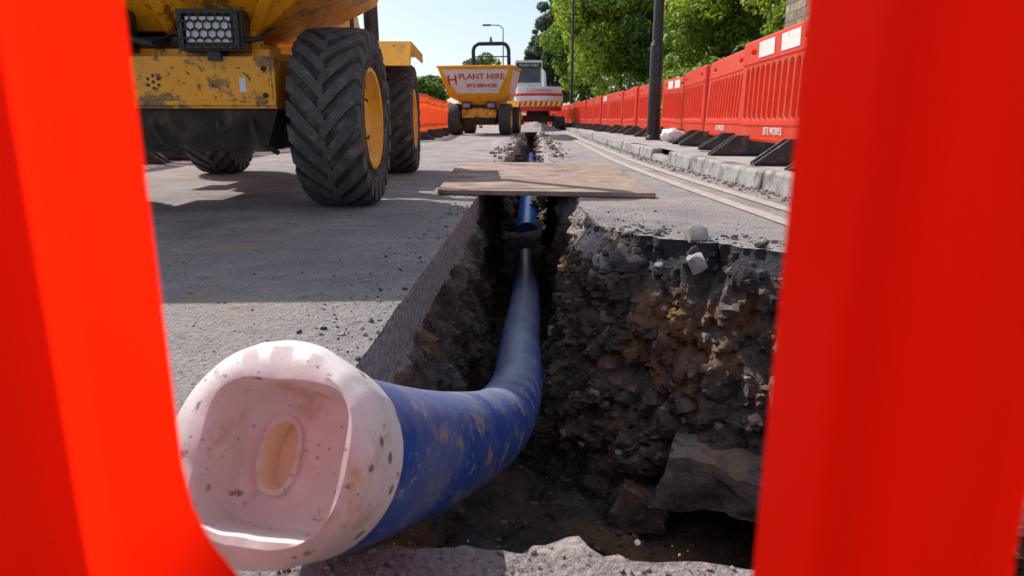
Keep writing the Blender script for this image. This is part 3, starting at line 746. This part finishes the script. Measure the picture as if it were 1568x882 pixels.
# ------------------------------------------------------------ house
he=empty('stone_house',(0,0,0)); w=MB(); X0,X1,Y0,Y1,H=5.2,11.5,5.5,15.2,5.6
wins=[(6.6,7.6,1.1,2.5),(9.6,10.6,1.1,2.5),(12.55,13.7,1.55,2.75),(6.6,7.6,3.7,4.9),(9.6,10.6,3.7,4.9),(12.55,13.7,3.7,4.9)]
ysn=sorted({Y0,Y1,*[a[0] for a in wins],*[a[1] for a in wins]}); zs=sorted({0,H,*[a[2] for a in wins],*[a[3] for a in wins]})
for a,b_ in zip(ysn[:-1],ysn[1:]):
    for c_,d_ in zip(zs[:-1],zs[1:]):
        if any(a>=q[0]-1e-6 and b_<=q[1]+1e-6 and c_>=q[2]-1e-6 and d_<=q[3]+1e-6 for q in wins): continue
        w.box(X0,X0+.3,a,b_,c_,d_)
w.box(X0+.3,X1,Y0,Y0+.3,0,H); w.box(X0+.3,X1,Y1-.3,Y1,0,H); w.box(X1-.3,X1,Y0+.3,Y1-.3,0,H)
w.obj('walls',[STONE],parent=he,smooth=None)
g=MB()
for q in wins:
    g.box(X0+.14,X0+.15,q[0],q[1],q[2],q[3],1)
    g.box(X0+.10,X0+.138,q[0],q[1],(q[2]+q[3])/2-.03,(q[2]+q[3])/2+.03,2)
    g.box(X0+.10,X0+.138,(q[0]+q[1])/2-.03,(q[0]+q[1])/2+.03,q[2],q[3],2)
    g.box(X0-.04,X0+.10,q[0]-.12,q[1]+.12,q[3]+.002,q[3]+.22,0); g.box(X0-.06,X0+.10,q[0]-.1,q[1]+.1,q[2]-.14,q[2]-.002,0)
g.obj('windows',[LINTEL,GLASS,WHITE],parent=he,bevel=.008)
rf=MB(); xm=(X0+X1)/2
rf.add([(X0-.3,Y0-.2,H-.1),(X0-.3,Y1+.2,H-.1),(xm,Y1+.2,H+2.4),(xm,Y0-.2,H+2.4),(X1+.3,Y0-.2,H-.1),(X1+.3,Y1+.2,H-.1)],[(0,3,2,1),(3,4,5,2),(0,4,3),(1,2,5)])
rf.obj('roof',[SLATE],parent=he,smooth=None)

# ------------------------------------------------------------ trees
def foliage(b,clumps,nl,size,nm):
    tot=sum(r*r for *_,r in clumps)
    for cx,cy,cz,r in clumps:
        base=random.choice(range(nm)); 
        for _ in range(int(nl*r*r/tot)):
            d=Vector((random.gauss(0,1),random.gauss(0,1),random.gauss(0,1))).normalized()
            p=Vector((cx,cy,cz))+Vector((d.x,d.y,d.z*.75))*r*(.55+.5*random.random()**.6)
            nn=(d*.6+Vector((random.uniform(-1,1),random.uniform(-1,1),random.uniform(-.4,1)))).normalized()
            a=nn.orthogonal().normalized(); q=random.random()*6.28; a=(a*math.cos(q)+nn.cross(a)*math.sin(q)); c=nn.cross(a)
            s=size*random.uniform(.6,1.3)
            o=len(b.v); b.v+=[tuple(p-a*s),tuple(p-c*s*.5+a*s*.1),tuple(p+a*s),tuple(p+c*s*.5+a*s*.1)]
            b.f.append((o,o+1,o+2,o+3)); b.m.append(1+(base if random.random()<.75 else random.randrange(nm)))
def tree(name,x,y,h,r,cb,nl,size,mats,seed,nc=38,cone=False):
    random.seed(seed); b=MB(); cl=[]
    cz=(h+cb)/2; hz=(h-cb)/2
    for _ in range(nc):
        while True:
            p=Vector((random.uniform(-1,1),random.uniform(-1,1),random.uniform(-1,1)))
            if p.length<1 and p.length>.35: break
        k=1-.75*(p.z*.5+.5) if cone else 1
        rc=r*random.uniform(.22,.38)*(k if cone else 1)
        cl.append((x+p.x*(r-rc*.6)*k,y+p.y*(r-rc*.6)*k,cz+p.z*(hz-rc*.4),rc))
    top=cb+(h-cb)*.75
    b.tube([(x,y,0),(x+.1,y,cb),(x-.1,y+.1,cb+(h-cb)*.4),(x,y,top)],[h*.028,h*.02,h*.013,.03],10,0)
    for c in cl[::4]:
        z0=cb*.8+(c[2]-cb*.8)*.45; b.tube([(x,y,z0),((x+c[0])/2,(y+c[1])/2,(z0+c[2])/2+.1),(c[0],c[1],c[2])],[h*.007,h*.004,.015],6,0)
    foliage(b,cl,nl,size,len(mats))
    return b.obj(name,[BARK]+mats,smooth=None)
tree('broadleaf_tree',5.0,42,13,3.6,.9,30000,.15,[LF2,LF1,LF2,LF1,LF3],1,74)
tree('broadleaf_tree',4.0,58,15,3.4,1.2,20000,.19,[LF2,LF3,LF1],2,64)
tree('broadleaf_tree',7.6,29,9.8,2.7,.4,26000,.12,[LF1,LF1,LF2],3,64)
tree('broadleaf_tree',10.6,24,9,3.4,.4,20000,.12,[LF1,LF2],4,54)
tree('broadleaf_tree',9.2,46,14,5.0,.8,22000,.20,[LF2,LF1],5,64)
tree('conifer_tree',.3,82,11.5,2.6,1.6,12000,.24,[LFG,LF3],6,56,True)
tree('broadleaf_tree',2.6,75,15,2.6,1.6,18000,.24,[LFG,LFG,LF3],7,64)
tree('broadleaf_tree',-6.2,85,8.2,3.2,1,9000,.22,[LFG,LF2],8,44)
tree('broadleaf_tree',-13.5,92,6.2,3.4,.6,8000,.24,[LF2,LF3],9,44)
def mass(name,pts,nl,size,mats,seed):
    random.seed(seed); b=MB(); foliage(b,pts,nl,size,len(mats)); b.m=[k-1 for k in b.m]; b.obj(name,mats,smooth=None)
random.seed(20)
mass('hedge',[(random.uniform(5.2,7),random.uniform(16,60),random.uniform(.4,1.7),random.uniform(.6,1.0)) for _ in range(120)],34000,.11,[LF2,LF3,LF1],21)
random.seed(22)
mass('hedge',[(random.uniform(-9,-7.6),random.uniform(0,60),random.uniform(.4,1.5),random.uniform(.7,1.1)) for _ in range(90)],16000,.14,[LF2,LF3],23)
random.seed(24)
mass('distant_trees',[((-110+i*1.9)+random.uniform(-2,2),random.uniform(115,140),random.uniform(.5,3.6)+(1.5 if i>70 else 0),random.uniform(1.8,3.4)) for i in range(130)],26000,.42,[LF2,LF3,LFG],25)

# ------------------------------------------------------------ sky + sun + camera
EL,AZ=46,48   # sun ahead-left: AZ degrees left of +Y
w=bpy.data.worlds.new('World'); scene.world=w; w.use_nodes=True
nt=w.node_tree; bg=nt.nodes['Background']; sky=nt.nodes.new('ShaderNodeTexSky'); sky.sky_type='NISHITA'
sky.sun_disc=False; sky.sun_elevation=rad(EL); sky.sun_rotation=rad(-AZ); sky.air_density=1.0; sky.dust_density=1.4; sky.ozone_density=1.8
tc=nt.nodes.new('ShaderNodeTexCoord'); mp=nt.nodes.new('ShaderNodeMapping'); mp.inputs['Scale'].default_value=(1,1,3.5); nt.links.new(tc.outputs['Generated'],mp.inputs[0])
nz=nt.nodes.new('ShaderNodeTexNoise'); nz.inputs['Scale'].default_value=2.2; nz.inputs['Detail'].default_value=8; nt.links.new(mp.outputs[0],nz.inputs['Vector'])
mr=nt.nodes.new('ShaderNodeMapRange'); mr.inputs[1].default_value=.4; mr.inputs[2].default_value=.7; mr.inputs[3].default_value=.15; mr.inputs[4].default_value=.6; nt.links.new(nz.outputs['Fac'],mr.inputs[0])
mx=nt.nodes.new('ShaderNodeMix'); mx.data_type='RGBA'; nt.links.new(mr.outputs[0],mx.inputs[0]); nt.links.new(sky.outputs[0],mx.inputs[6]); mx.inputs[7].default_value=(6.0,6.7,7.4,1)
nt.links.new(mx.outputs[2],bg.inputs[0]); bg.inputs[1].default_value=.15
sd=Vector((-math.sin(rad(AZ))*math.cos(rad(EL)),math.cos(rad(AZ))*math.cos(rad(EL)),math.sin(rad(EL))))
l=bpy.data.lights.new('sun','SUN'); l.energy=5; l.angle=rad(.5); l.color=(1,.94,.85)
lo=bpy.data.objects.new('sun',l); COL.objects.link(lo); lo.rotation_euler=sd.to_track_quat('Z','Y').to_euler(); lo.location=(0,0,30)
cam=bpy.data.cameras.new('camera'); co=bpy.data.objects.new('camera',cam); COL.objects.link(co)
cam.lens=24; cam.sensor_width=36; cam.clip_start=.01; cam.clip_end=2000
co.location=(0,0,.45); co.rotation_euler=(rad(90-13.87),0,rad(1.7))
cam.dof.use_dof=True; cam.dof.focus_distance=1.8; cam.dof.aperture_fstop=11
scene.camera=co
scene.view_settings.view_transform='Standard'; scene.view_settings.look='None'; scene.view_settings.exposure=0
